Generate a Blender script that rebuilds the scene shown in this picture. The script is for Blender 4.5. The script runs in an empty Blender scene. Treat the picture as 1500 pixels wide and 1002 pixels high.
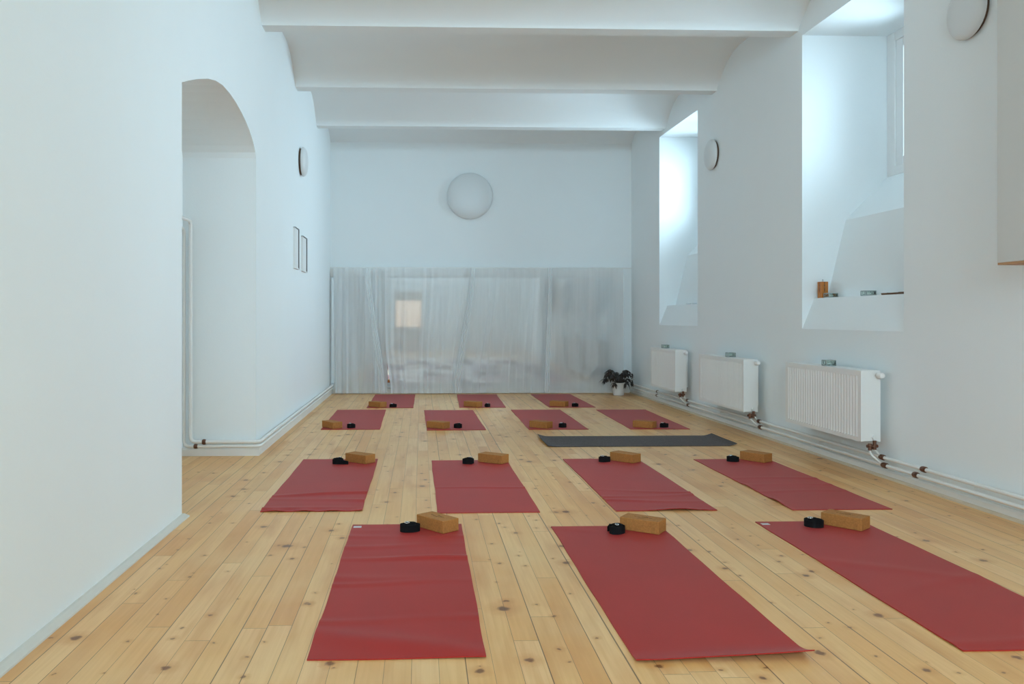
import bpy, bmesh, math, random
from mathutils import Vector, Matrix
PI = math.pi
SC = bpy.context.scene
COL = SC.collection
rnd = random.Random(7)

# ------------------------------------------------------------------ helpers
class MB:
    """collects shapes, then links them as one mesh object"""
    def __init__(s): s.bm = bmesh.new()
    def poly(s, vs, fs):
        v = [s.bm.verts.new(p) for p in vs]
        for f in fs:
            try: s.bm.faces.new([v[i] for i in f])
            except ValueError: pass
        return s
    def box(s, x0, x1, y0, y1, z0, z1, f=None):
        vs = [(x, y, z) for z in (z0, z1) for x, y in ((x0, y0), (x1, y0), (x1, y1), (x0, y1))]
        if f: vs = [f(*p) for p in vs]
        return s.poly(vs, [(3, 2, 1, 0), (4, 5, 6, 7), (0, 1, 5, 4), (1, 2, 6, 5), (2, 3, 7, 6), (3, 0, 4, 7)])
    def prism(s, pts, a, b, place):
        """polygon pts (p,q) swept from a to b; place(p,q,t) gives the point"""
        n = len(pts)
        vs = [place(p, q, a) for p, q in pts] + [place(p, q, b) for p, q in pts]
        fs = [tuple(range(n))[::-1], tuple(range(n, 2*n))] + [(i, (i+1) % n, n+(i+1) % n, n+i) for i in range(n)]
        return s.poly(vs, fs)
    def tube(s, path, r, n=10, caps=True):
        path = [Vector(p) for p in path]
        rings = []
        prev = None
        for i, p in enumerate(path):
            if i == 0: t = path[1]-p
            elif i == len(path)-1: t = p-path[i-1]
            else: t = (path[i+1]-p).normalized()+(p-path[i-1]).normalized()
            t.normalize()
            if prev is None:
                u = t.orthogonal().normalized()
            else:
                u = prev - t*prev.dot(t); u.normalize()
            prev = u
            w = t.cross(u)
            rr = r[i] if isinstance(r, (list, tuple)) else r
            rings.append([s.bm.verts.new(p+(u*math.cos(2*PI*k/n)+w*math.sin(2*PI*k/n))*rr) for k in range(n)])
        for a, b in zip(rings, rings[1:]):
            for k in range(n): s.bm.faces.new((a[k], a[(k+1) % n], b[(k+1) % n], b[k]))
        if caps:
            s.bm.faces.new(rings[0][::-1]); s.bm.faces.new(rings[-1])
        return s
    def lathe(s, prof, n=32, axis='z', c=(0, 0, 0), sgn=1):
        """prof: (r, h)"""
        rings = []
        for r, h in prof:
            ring = []
            for k in range(n):
                a = 2*PI*k/n; p, q = r*math.cos(a), r*math.sin(a)
                if axis == 'z': v = (c[0]+p, c[1]+q, c[2]+h*sgn)
                elif axis == 'x': v = (c[0]+h*sgn, c[1]+p, c[2]+q)
                else: v = (c[0]+p, c[1]+h*sgn, c[2]+q)
                ring.append(s.bm.verts.new(v))
            rings.append(ring)
        for a, b in zip(rings, rings[1:]):
            for k in range(n): s.bm.faces.new((a[k], a[(k+1) % n], b[(k+1) % n], b[k]))
        s.bm.faces.new(rings[0][::-1]); s.bm.faces.new(rings[-1])
        return s
    def build(s, name, mat, parent=None, smooth=False, bevel=0, loc=None, rot=None, seg=2):
        bmesh.ops.recalc_face_normals(s.bm, faces=s.bm.faces[:])
        me = bpy.data.meshes.new(name); s.bm.to_mesh(me); s.bm.free()
        me.materials.append(mat)
        o = bpy.data.objects.new(name, me); COL.objects.link(o)
        if smooth:
            for p in me.polygons: p.use_smooth = True
        if parent: o.parent = parent
        if loc: o.location = loc
        if rot: o.rotation_euler = rot
        if bevel:
            m = o.modifiers.new('bevel', 'BEVEL'); m.width = bevel; m.segments = seg; m.limit_method = 'ANGLE'; m.angle_limit = math.radians(40)
        if smooth == 'auto':
            e = o.modifiers.new('split', 'EDGE_SPLIT'); e.split_angle = math.radians(35)
        return o

def tag(o, label, cat, group=None, kind=None):
    o['label'] = label; o['category'] = cat
    if group: o['group'] = group
    if kind: o['kind'] = kind
    return o
def struct(o, label=None):
    o['kind'] = 'structure'
    if label: o['label'] = label
    return o
def thing(name, label, cat, loc=(0, 0, 0), rz=0, group=None):
    o = bpy.data.objects.new(name, None); COL.objects.link(o)
    o.location = loc; o.rotation_euler = (0, 0, rz); o.empty_display_size = .05
    return tag(o, label, cat, group)
def copy_tree(root, loc, rz, label, group=None):
    r = root.copy(); COL.objects.link(r); r.location = loc; r.rotation_euler = (0, 0, rz); r['label'] = label
    if group: r['group'] = group
    for ch in list(root.children):
        c = ch.copy(); COL.objects.link(c); c.parent = r
        for g in list(ch.children):
            d = g.copy(); COL.objects.link(d); d.parent = c
    return r

# ------------------------------------------------------------------ materials
def new_mat(name):
    m = bpy.data.materials.new(name); m.use_nodes = True
    nt = m.node_tree; b = nt.nodes['Principled BSDF']
    return m, nt, b
def nd(nt, typ, ins=None, **kw):
    n = nt.nodes.new(typ)
    for k, v in kw.items(): setattr(n, k, v)
    for k, v in (ins or {}).items():
        if isinstance(v, bpy.types.NodeSocket): nt.links.new(v, n.inputs[k])
        else: n.inputs[k].default_value = v
    return n
def mth(nt, op, a, b=None, c=None):
    d = {0: a}
    if b is not None: d[1] = b
    if c is not None: d[2] = c
    return nd(nt, 'ShaderNodeMath', d, operation=op).outputs[0]
def mixc(nt, f, a, b, mode='MIX'):
    n = nt.nodes.new('ShaderNodeMix'); n.data_type = 'RGBA'; n.blend_type = mode
    for k, v in ((0, f), (6, a), (7, b)):
        if isinstance(v, bpy.types.NodeSocket): nt.links.new(v, n.inputs[k])
        else: n.inputs[k].default_value = v if k == 0 else (*v, 1) if len(v) == 3 else v
    return n.outputs[2]
def simple(name, col, rough=.5, noise=0, nscale=20, bump=0, bscale=200, metal=0, spec=.5, **kw):
    m, nt, b = new_mat(name)
    b.inputs['Roughness'].default_value = rough; b.inputs['Metallic'].default_value = metal
    b.inputs['Specular IOR Level'].default_value = spec
    tc = nd(nt, 'ShaderNodeTexCoord').outputs['Object']
    if noise:
        n = nd(nt, 'ShaderNodeTexNoise', {'Vector': tc, 'Scale': nscale, 'Detail': 6.0}).outputs['Fac']
        lo = tuple(c*(1-noise) for c in col); hi = tuple(min(1, c*(1+noise)) for c in col)
        nt.links.new(mixc(nt, n, lo, hi), b.inputs['Base Color'])
    else: b.inputs['Base Color'].default_value = (*col, 1)
    if bump:
        n = nd(nt, 'ShaderNodeTexNoise', {'Vector': tc, 'Scale': bscale, 'Detail': 4.0}).outputs['Fac']
        bp = nd(nt, 'ShaderNodeBump', {'Height': n, 'Strength': bump, 'Distance': .002})
        nt.links.new(bp.outputs[0], b.inputs['Normal'])
    return m

WALLC = (.835, .87, .875)
M_wall = simple('plaster_white', WALLC, .85, noise=.012, nscale=2.5, bump=.25, bscale=60, spec=.2)
M_wall_l = None
M_trim = simple('trim_white', (.78, .77, .74), .5, noise=.03, nscale=9)
M_trimn = simple('trim_cream', (.66, .62, .55), .5, noise=.05, nscale=9)
M_trimb = simple('trim_beige', (.62, .50, .36), .5, noise=.08, nscale=14)
M_rad = simple('radiator_enamel', (.82, .81, .78), .35)
M_pipe = simple('pipe_paint', (.80, .79, .76), .4)
M_cop = simple('fitting_copper', (.16, .07, .04), .4, noise=.4, nscale=120, metal=.5)
M_lamp = simple('lamp_opal', (.71, .73, .73), .4)
M_lgap = simple('lamp_gap_shadow', (.10, .055, .03), .6)  # brown stands in for the shaded gap between lamp shade and wall
M_black = simple('strap_black', (.006, .006, .007), .85, bump=.5, bscale=900, spec=.2)
M_steel = simple('ring_steel', (.8, .8, .8), .25, metal=1)
M_tag = simple('tag_white', (.62, .62, .62), .7)
M_pot = simple('pot_white', (.74, .74, .73), .4)
M_soil = simple('soil', (.03, .02, .013), .9, noise=.4, nscale=80)
M_leaf = simple('leaf_dark', (.030, .021, .017), .6, noise=.45, nscale=22)
M_stem = simple('stem_dark', (.07, .045, .03), .6)
M_wax = simple('wax', (.8, .8, .76), .5)
M_orange = simple('orange_wood', (.50, .17, .025), .45, noise=.25, nscale=30)
M_brown = simple('brown_wood', (.16, .075, .035), .5, noise=.3, nscale=40)
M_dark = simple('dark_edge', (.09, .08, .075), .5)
M_paper = simple('paper_white', (.78, .78, .77), .7)
M_frame = simple('window_paint', (.80, .80, .79), .45)
M_board = simple('board_wood', (.45, .24, .11), .5)
M_cab = simple('cabinet_paint', (.60, .585, .55), .6)
M_doorw = simple('door_wood', (.58, .44, .30), .45, noise=.2, nscale=12)

def floor_mat():
    m, nt, b = new_mat('pine_floorboards')
    tc = nd(nt, 'ShaderNodeTexCoord').outputs['Object']
    sp = nd(nt, 'ShaderNodeSeparateXYZ', {0: tc}); x, y = sp.outputs[0], sp.outputs[1]
    W = .0905; Lb = 1.9
    # a little wander of the joints so they are not ruler straight
    wob = nd(nt, 'ShaderNodeTexNoise', {'Vector': tc, 'Scale': 1.1, 'Detail': 1.0}).outputs['Fac']
    xw = mth(nt, 'ADD', x, mth(nt, 'MULTIPLY', mth(nt, 'SUBTRACT', wob, .5), .006))
    xs = mth(nt, 'ADD', mth(nt, 'DIVIDE', xw, W), 100.35)
    i = mth(nt, 'FLOOR', xs); fx = mth(nt, 'FRACT', xs)
    wi = nd(nt, 'ShaderNodeTexWhiteNoise', {'W': i}, noise_dimensions='1D')
    ys = mth(nt, 'ADD', mth(nt, 'DIVIDE', y, Lb), mth(nt, 'ADD', mth(nt, 'MULTIPLY', wi.outputs['Value'], 9.3), 20))
    j = mth(nt, 'FLOOR', ys); fy = mth(nt, 'FRACT', ys)
    ij = nd(nt, 'ShaderNodeCombineXYZ', {0: i, 1: j}).outputs[0]
    wn = nd(nt, 'ShaderNodeTexWhiteNoise', {'Vector': ij}, noise_dimensions='2D')
    wr, wc = wn.outputs['Value'], wn.outputs['Color']
    ss = nd(nt, 'ShaderNodeSeparateColor', {0: wc}); r2, r3 = ss.outputs[0], ss.outputs[1]
    base = nd(nt, 'ShaderNodeValToRGB', {0: wr})
    cr = base.color_ramp; cr.elements[0].color = (.75, .37, .115, 1); cr.elements[1].color = (.86, .52, .23, 1)
    e = cr.elements.new(.25); e.color = (.80, .43, .15, 1)
    e = cr.elements.new(.6); e.color = (.82, .47, .175, 1)
    # grain
    gv = nd(nt, 'ShaderNodeCombineXYZ', {0: mth(nt, 'MULTIPLY', x, 70), 1: mth(nt, 'MULTIPLY', y, 2.2), 2: mth(nt, 'MULTIPLY', wr, 60)}).outputs[0]
    g = nd(nt, 'ShaderNodeTexNoise', {'Vector': gv, 'Scale': 1.0, 'Detail': 5.0, 'Distortion': .6}).outputs['Fac']
    gm = nd(nt, 'ShaderNodeMapRange', {0: g, 1: .35, 2: .7, 3: 0, 4: .35}).outputs[0]
    col = mixc(nt, gm, base.outputs[0], (.62, .28, .07))
    # broad warm streaks
    sv = nd(nt, 'ShaderNodeCombineXYZ', {0: mth(nt, 'MULTIPLY', x, 9), 1: mth(nt, 'MULTIPLY', y, 1.3), 2: mth(nt, 'MULTIPLY', r2, 40)}).outputs[0]
    s = nd(nt, 'ShaderNodeTexNoise', {'Vector': sv, 'Scale': 1.0, 'Detail': 3.0}).outputs['Fac']
    sm = nd(nt, 'ShaderNodeMapRange', {0: s, 1: .48, 2: .78, 3: 0, 4: .8}).outputs[0]
    col = mixc(nt, sm, col, (.60, .24, .055))
    # worn milky patches
    pv = nd(nt, 'ShaderNodeTexNoise', {'Vector': tc, 'Scale': 1.4, 'Detail': 3.0}).outputs['Fac']
    pm = nd(nt, 'ShaderNodeMapRange', {0: pv, 1: .45, 2: .72, 3: 0, 4: .4}).outputs[0]
    col = mixc(nt, pm, col, (.86, .64, .36))
    # knots
    kd = mth(nt, 'SUBTRACT', nd(nt, 'ShaderNodeTexNoise', {'Vector': tc, 'Scale': 38.0, 'Detail': 2.0}).outputs['Fac'], .5)
    kv = nd(nt, 'ShaderNodeCombineXYZ', {0: mth(nt, 'ADD', x, mth(nt, 'MULTIPLY', kd, .018)), 1: mth(nt, 'ADD', mth(nt, 'MULTIPLY', y, .9), mth(nt, 'MULTIPLY', kd, .03)), 2: 0}).outputs[0]
    def knots(scale, rad, prob, dark, halo):
        nonlocal col
        v = nd(nt, 'ShaderNodeTexVoronoi', {'Vector': kv, 'Scale': scale, 'Randomness': 1.0}, voronoi_dimensions='2D')
        dist = mth(nt, 'DIVIDE', v.outputs['Distance'], scale)
        vc = nd(nt, 'ShaderNodeSeparateColor', {0: v.outputs['Color']})
        on = mth(nt, 'LESS_THAN', vc.outputs[0], prob)
        rr = mth(nt, 'MULTIPLY', mth(nt, 'ADD', mth(nt, 'MULTIPLY', vc.outputs[1], .7), .45), rad)
        q = mth(nt, 'DIVIDE', dist, rr)
        h = mth(nt, 'MULTIPLY', on, nd(nt, 'ShaderNodeMapRange', {0: q, 1: 1.0, 2: 3.4, 3: .55, 4: 0}).outputs[0])
        col = mixc(nt, h, col, halo)
        k = mth(nt, 'MULTIPLY', on, nd(nt, 'ShaderNodeMapRange', {0: q, 1: .6, 2: 1.15, 3: .85, 4: 0}).outputs[0])
        col = mixc(nt, k, col, dark)
    knots(3.1, .017, .6, (.15, .045, .010), (.60, .24, .06))
    knots(6.5, .008, .40, (.24, .09, .025), (.62, .28, .08))
    knots(1.3, .024, .5, (.12, .035, .010), (.58, .22, .05))
    # joints
    ex = mth(nt, 'MULTIPLY', mth(nt, 'MINIMUM', fx, mth(nt, 'SUBTRACT', 1.0, fx)), W)
    ey = mth(nt, 'MULTIPLY', mth(nt, 'MINIMUM', fy, mth(nt, 'SUBTRACT', 1.0, fy)), Lb)
    i2 = mth(nt, 'FLOOR', mth(nt, 'ADD', xs, .5))
    wj = nd(nt, 'ShaderNodeTexWhiteNoise', {'W': i2}, noise_dimensions='1D').outputs['Value']
    gw = mth(nt, 'ADD', .0006, mth(nt, 'MULTIPLY', mth(nt, 'POWER', wj, 2.5), .0022))
    gx = mth(nt, 'LESS_THAN', ex, gw); gy = mth(nt, 'LESS_THAN', ey, .0011)
    gap = mth(nt, 'MAXIMUM', gx, gy)
    col = mixc(nt, mth(nt, 'MULTIPLY', gap, .82), col, (.10, .045, .015))
    nt.links.new(col, b.inputs['Base Color'])
    rg = nd(nt, 'ShaderNodeMapRange', {0: pv, 1: .3, 2: .8, 3: .30, 4: .46}).outputs[0]
    nt.links.new(rg, b.inputs['Roughness'])
    b.inputs['Specular IOR Level'].default_value = .5
    cup = mth(nt, 'MULTIPLY', mth(nt, 'POWER', mth(nt, 'ABSOLUTE', mth(nt, 'SUBTRACT', fx, .5)), 2.0), -.6)
    hgt = mth(nt, 'ADD', mth(nt, 'ADD', cup, mth(nt, 'MULTIPLY', gap, -.8)), mth(nt, 'ADD', mth(nt, 'MULTIPLY', g, .12), mth(nt, 'MULTIPLY', wr, .25)))
    bp = nd(nt, 'ShaderNodeBump', {'Height': hgt, 'Strength': .5, 'Distance': .0015})
    nt.links.new(bp.outputs[0], b.inputs['Normal'])
    return m
M_floor = floor_mat()

def mat_rubber(name, col, rough, spec, nz=.12, fl=.10, ns=420.0):
    m, nt, b = new_mat(name)
    tc = nd(nt, 'ShaderNodeTexCoord').outputs['Object']
    n1 = nd(nt, 'ShaderNodeTexNoise', {'Vector': tc, 'Scale': ns, 'Detail': 2.0}).outputs['Fac']
    n2 = nd(nt, 'ShaderNodeTexNoise', {'Vector': tc, 'Scale': 3.0, 'Detail': 3.0}).outputs['Fac']
    c1 = mixc(nt, n2, tuple(c*(1-nz) for c in col), tuple(c*(1+nz) for c in col))
    c2 = mixc(nt, nd(nt, 'ShaderNodeMapRange', {0: n1, 1: .55, 2: .75, 3: 0, 4: fl*3}).outputs[0], c1, tuple(min(1, c*1.8+.03) for c in col))
    nt.links.new(c2, b.inputs['Base Color'])
    b.inputs['Roughness'].default_value = rough; b.inputs['Specular IOR Level'].default_value = spec
    b.inputs['Sheen Weight'].default_value = .05; b.inputs['Sheen Roughness'].default_value = .35
    bp = nd(nt, 'ShaderNodeBump', {'Height': n1, 'Strength': .35, 'Distance': .001})
    nt.links.new(bp.outputs[0], b.inputs['Normal'])
    return m
M_red = mat_rubber('mat_red', (.39, .021, .015), .5, .26, fl=.05)
M_grey = mat_rubber('mat_charcoal', (.050, .035, .032), .75, .3, .25, .9, ns=130)

def cork_mat(name, c):
    m, nt, b = new_mat(name)
    tc = nd(nt, 'ShaderNodeTexCoord').outputs['Object']
    n1 = nd(nt, 'ShaderNodeTexVoronoi', {'Vector': tc, 'Scale': 160.0}).outputs['Color']
    bw = nd(nt, 'ShaderNodeSeparateColor', {0: n1}).outputs[0]
    n2 = nd(nt, 'ShaderNodeTexNoise', {'Vector': tc, 'Scale': 60.0, 'Detail': 4.0}).outputs['Fac']
    c1 = mixc(nt, bw, tuple(v*.86 for v in c), tuple(v*1.12 for v in c))
    sp = nd(nt, 'ShaderNodeMapRange', {0: n2, 1: .6, 2: .72, 3: 0, 4: .4}).outputs[0]
    nt.links.new(mixc(nt, sp, c1, tuple(v*.5 for v in c)), b.inputs['Base Color'])
    b.inputs['Roughness'].default_value = .7; b.inputs['Specular IOR Level'].default_value = .3
    bp = nd(nt, 'ShaderNodeBump', {'Height': bw, 'Strength': .25, 'Distance': .001})
    nt.links.new(bp.outputs[0], b.inputs['Normal'])
    return m
M_cork = cork_mat('cork', (.41, .17, .042))
M_stamp = simple('cork_stamp', (.18, .08, .025), .8)

def glass_mat(name, tint, rough=0.0):
    m, nt, b = new_mat(name)
    nt.nodes.remove(b); out = nt.nodes['Material Output']
    tr = nd(nt, 'ShaderNodeBsdfTransparent', {'Color': (*tint, 1)}).outputs[0]
    gl = nd(nt, 'ShaderNodeBsdfGlossy', {'Color': (1, 1, 1, 1), 'Roughness': rough}).outputs[0]
    lw = nd(nt, 'ShaderNodeLayerWeight', {'Blend': .25}).outputs['Fresnel']
    nt.links.new(nd(nt, 'ShaderNodeMixShader', {0: lw, 1: tr, 2: gl}).outputs[0], out.inputs[0])
    return m
M_glass = glass_mat('window_glass', (.97, .985, .98))
M_tglass = glass_mat('holder_glass', (.88, .93, .91), .05)

def sheer_mat(name, c0, c1):
    m, nt, b = new_mat(name)
    nt.nodes.remove(b); out = nt.nodes['Material Output']
    tc = nd(nt, 'ShaderNodeTexCoord').outputs['Object']
    n = nd(nt, 'ShaderNodeTexNoise', {'Vector': nd(nt, 'ShaderNodeMapping', {0: tc, 3: (30, 30, 1.2)}).outputs[0], 'Scale': 1.0, 'Detail': 3.0}).outputs['Fac']
    df = nd(nt, 'ShaderNodeBsdfDiffuse', {'Color': (.93, .95, .95, 1)}).outputs[0]
    tl = nd(nt, 'ShaderNodeBsdfTranslucent', {'Color': (.93, .95, .95, 1)}).outputs[0]
    cl = nd(nt, 'ShaderNodeMixShader', {0: .2, 1: df, 2: tl}).outputs[0]
    tr = nd(nt, 'ShaderNodeBsdfTransparent').outputs[0]
    # cloth seen edge on covers more
    fac = nd(nt, 'ShaderNodeLayerWeight', {'Blend': .35}).outputs['Facing']
    cov = nd(nt, 'ShaderNodeMapRange', {0: mth(nt, 'ADD', fac, mth(nt, 'MULTIPLY', n, .2)), 1: .0, 2: .8, 3: c0, 4: c1}).outputs[0]
    nt.links.new(nd(nt, 'ShaderNodeMixShader', {0: cov, 1: tr, 2: cl}).outputs[0], out.inputs[0])
    return m
M_sheer = sheer_mat('sheer_white_voile', .58, .98)
M_sheer2 = sheer_mat('thin_white_voile', .42, .8)
def mirror_mat():
    m, nt, b = new_mat('mirror_silver')
    b.inputs['Base Color'].default_value = (.94, .96, .96, 1); b.inputs['Metallic'].default_value = 1; b.inputs['Roughness'].default_value = .03
    return m
M_mirror = mirror_mat()
def lit_mat():
    m, nt, b = new_mat('warm_reflection_glow')  # glow of the added door, there for its reflection
    b.inputs['Base Color'].default_value = (.9, .7, .5, 1)
    b.inputs['Emission Color'].default_value = (1, .72, .5, 1); b.inputs['Emission Strength'].default_value = LIT
    return m
LIT = 1.6
M_lit = lit_mat()

# ------------------------------------------------------------------ room
XL = -1.39; XR0 = 3.49; SL = .018; YB = 12.85; YR = -4.0
def rw(s, y, z): return (XR0 - SL*y + s, y, z)          # s metres behind the right wall's face
def XW(y): return XR0 - SL*y
RROT = math.atan(SL)

struct(MB().box(-2.6, 5.0, YR-.3, YB+.3, -.2, 0).build('floor', M_floor))

# ceiling: shallow plaster coves between low cross beams
near = [-3.80+1.87*k for k in range(-1, 10)]
near = [Y for Y in [7.33-1.88*5, 7.33-1.88*4, 7.33-1.88*3, 7.33-1.88*2, 7.33-1.88, 7.33, 9.28, 11.13, 13.0]]
BZ, CZ = 3.71, 4.02
prof = []
for Y in near:
    a = [(-.62, CZ), (-.45, CZ-.02), (-.30, CZ-.07), (-.17, CZ-.15), (-.06, CZ-.24), (-.01, BZ+.03), (0, BZ), (.17, BZ), (.19, BZ+.05), (.24, CZ-.17), (.34, CZ-.08), (.48, CZ-.02), (.62, CZ)]
    prof += [(Y+p, z) for p, z in a]
prof = [p for p in prof if YR-.2 < p[0] < YB+.25]
poly = [(YR-.3, CZ)] + prof + [(YB+.3, prof[-1][1]), (YB+.3, 4.4), (YR-.3, 4.4)]
c = MB().prism(poly, -1.7, 4.6, lambda p, q, t: (t, p, q)).build('ceiling', M_wall, smooth='auto')
struct(c)

# left wall with an arched niche
AY0, AY1, SPR, RISE, NX = 4.90, 7.08, 2.53, .275, -2.0
b = MB()
arc = [(7.08, 2.50), (7.06, 2.545), (7.0, 2.59), (6.92, 2.632), (6.8, 2.68), (6.65, 2.722), (6.5, 2.750), (6.3, 2.776), (6.1, 2.789), (5.9, 2.787), (5.7, 2.762), (5.5, 2.718), (5.25, 2.645), (5.05, 2.578), (AY0, 2.525)]
b.box(-2.3, XL, YR-.3, -3.3, 0, 4.3); b.box(-2.3, XL, -3.3, -.5, 0, 1.0); b.box(-2.3, XL, -3.3, -.5, 3.3, 4.3)
b.prism([(-.5, 0), (-.5, 4.3), (YB+.3, 4.3), (YB+.3, 0), (AY1, 0)]+arc+[(AY0, 0)], XL, -2.3, lambda p, q, t: (t, p, q))
b.box(-2.3, NX, AY0-.02, AY1+.02, 0, 3.2)
struct(b.build('wall_left', M_wall))
struct(MB().box(-2.3, 4.6, YB, YB+.3, 0, 4.4).build('wall_back', M_wall))
# wall behind the camera with an invented doorway
b = MB(); b.box(-2.3, -.96, YR-.3, YR, 0, 2.7); b.box(.06, 4.6, YR-.3, YR, 0, 2.7); b.box(-.96, .06, YR-.3, YR, 2.1, 2.7)
b.box(-2.3, -1.0, YR-.3, YR, 2.7, 4.4); b.box(3.1, 4.6, YR-.3, YR, 2.7, 4.4); b.box(-1.0, 3.1, YR-.3, YR, 3.85, 4.4)
struct(b.build('wall_rear', M_wall))
d = struct(MB().box(-.96, -.90, YR-.12, YR-.02, 0, 2.1).box(0, .06, YR-.12, YR-.02, 0, 2.1).box(-.90, 0, YR-.12, YR-.02, 2.04, 2.1)
           .box(-.90, 0, YR-.12, YR-.05, 0, .85).box(-.90, 0, YR-.12, YR-.05, 1.78, 2.04).build('added_door', M_doorw))
MB().box(-.90, 0, YR-.10, YR-.07, .85, 1.78).build('added_glow_pane', M_lit, d)  # glowing pane of an invented door, puts a warm patch in the mirror
MB().tube([(-.06, YR-.05, 1.0), (-.06, YR, 1.0), (-.17, YR, 1.0)], .009).build('door_handle', M_steel, d)

# right wall with deep sloping window niches
NICHE = [(9.907, 11.42), (5.757, 7.265), (1.60, 3.11), (-2.55, -1.04)]
TH = 1.0
b = MB()
edges = [YB+.3]
for y0, y1 in NICHE: edges += [y1, y0]
edges.append(YR-.3)
for k in range(0, len(edges), 2):
    b.box(0, TH, edges[k+1], edges[k], 0, 4.3, rw)
par = [(0, 0), (0, 1.06), (.11, 1.33), (.225, 1.33), (.39, 2.02), (.76, 2.40), (TH, 2.40), (TH, 0)]
for y0, y1 in NICHE:
    b.prism(par, y0, y1, lambda p, q, t: rw(p, t, q))
    b.box(0, TH, y0, y1, 3.65, 4.3, rw)
struct(b.build('wall_right', M_wall))
for k, (y0, y1) in enumerate(NICHE):
    s0, s1, z0, z1 = .76, .83, 2.40, 3.65
    f = MB()
    f.box(s0, s1, y0, y0+.12, z0, z1, rw); f.box(s0, s1, y1-.12, y1, z0, z1, rw)
    f.box(s0, s1, y0+.12, y1-.12, z0, z0+.08, rw); f.box(s0, s1, y0+.12, y1-.12, z1-.08, z1, rw)
    yc = (y0+y1)/2
    f.box(s0, s1, yc-.05, yc+.05, z0+.08, z1-.08, rw)
    w = struct(f.build('window_%d' % (k+1), M_frame, bevel=.006))
    for a, c_ in ((y0+.12, yc-.05), (yc+.05, y1-.12)):
        g = MB(); t = .10
        g.box(s0+.012, s1-.01, a, a+t, z0+.08, z1-.08, rw); g.box(s0+.012, s1-.01, c_-t, c_, z0+.08, z1-.08, rw)
        g.box(s0+.012, s1-.01, a+t, c_-t, z0+.08, z0+.15, rw); g.box(s0+.012, s1-.01, a+t, c_-t, z1-.15, z1-.08, rw)
        sash = g.build('sash', M_frame, w, bevel=.004)
        MB().box(s0+.035, s0+.041, a+t, c_-t, z0+.15, z1-.15, rw).build('pane', M_glass, sash)
        MB().tube([rw(s0-.03, (a+t/2), 3.05), rw(s0+.012, (a+t/2), 3.05)], .008).build('window_handle', M_frame, sash)

f = MB().box(-1.0, -.9, YR-.2, YR-.12, 2.7, 3.85).box(3.0, 3.1, YR-.2, YR-.12, 2.7, 3.85).box(-.9, 3.0, YR-.2, YR-.12, 2.7, 2.78).box(-.9, 3.0, YR-.2, YR-.12, 3.77, 3.85)
for x in (.4, 1.7): f.box(x-.04, x+.04, YR-.2, YR-.12, 2.78, 3.77)
w = struct(f.build('window_5', M_frame, bevel=.006))  # added high window behind the camera, lets in extra fill light
for a, c_ in ((-.9, .36), (.44, 1.66), (1.74, 3.0)):
    MB().box(a, c_, YR-.163, YR-.157, 2.78, 3.77).build('pane', M_glass, w)

f = MB().box(-2.2, -2.12, -3.3, -3.2, 1.0, 3.3).box(-2.2, -2.12, -.6, -.5, 1.0, 3.3).box(-2.2, -2.12, -3.2, -.6, 1.0, 1.08).box(-2.2, -2.12, -3.2, -.6, 3.22, 3.3).box(-2.2, -2.12, -1.94, -1.86, 1.08, 3.22)
w = struct(f.build('window_6', M_frame, bevel=.006))  # window added behind the camera so the right wall gets more light
for a, c_ in ((-3.2, -1.94), (-1.86, -.6)):
    MB().box(-2.163, -2.157, a, c_, 1.08, 3.22).build('pane', M_glass, w)

# skirtings
q = [(0, 0), (.042, 0), (.040, .006), (.012, .017), (0, .018)]
struct(MB().prism(q, YR, AY0+.012, lambda p, z, t: (XL+p, t, z)).build('baseboard_left', M_trimn))
sk = [(0, 0), (.03, 0), (.03, .055), (.022, .068), (0, .07)]
b = MB().prism(sk, AY1, YB, lambda p, z, t: (XL+p, t, z)).prism(sk, NX, XL+.03, lambda p, z, t: (t, AY1-p, z))
struct(b.build('trim_1', M_trim))
struct(MB().prism(sk, XL, 3.26, lambda p, z, t: (t, YB-p, z)).build('baseboard_back', M_trim))
skr = [(0, 0), (.03, 0), (.03, .05), (.022, .06), (0, .06)]
struct(MB().prism(skr, YR, YB, lambda p, z, t: rw(-p, t, z)).build('baseboard_right', M_trim))
qb = [(.03, 0), (.048, 0), (.044, .012), (.03, .018)]
struct(MB().prism(qb, YR, YB-.05, lambda p, z, t: rw(-p, t, z)).build('trim_2', M_trimb))
struct(MB().box(XL, 3.10, YB-.02, YB, 1.785, 1.915).build('trim_3', M_trim, bevel=.004))

# ------------------------------------------------------------------ heating pipes
def bend(pts, r=.05, n=6):
    """rounds the corners of a polyline"""
    pts = [Vector(p) for p in pts]; out = [pts[0]]
    for a, p, c_ in zip(pts, pts[1:], pts[2:]):
        u = (a-p).normalized()*r; v = (c_-p).normalized()*r
        for k in range(n+1):
            t = k/n; out.append((p+u)*(1-t)**2+p*2*t*(1-t)+(p+v)*t**2)
    out.append(pts[-1]); return out
def pipe(name, pts, r, label, fit=(), clips=(), group='painted heating pipes along the walls'):
    o = MB().tube(bend(pts), r, 12).build(name, M_pipe, smooth='auto'); tag(o, label, 'pipe', group)
    for p, dr, ln in fit:
        p = Vector(p); dr = Vector(dr).normalized()
        m = MB().tube([p-dr*ln/2, p-dr*ln/2*.6, p-dr*ln/2*.6+dr*.0001, p+dr*ln/2*.6, p+dr*ln/2*.6+dr*.0001, p+dr*ln/2], [r*1.25, r*1.25, r*1.5, r*1.5, r*1.25, r*1.25], 12)
        m.build('pipe_fitting', M_cop, o, smooth='auto')
    for p0, p1 in clips:
        MB().tube([p0, p1], .006, 6).build('pipe_bracket', M_pipe, o)
    return o
dy = Vector((-SL, 1, 0))
RAD = [(5.945, 1.20, .775), (8.05, 1.24, .752), (10.12, 1.02, .765)]
fu, fl = [], []
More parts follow.
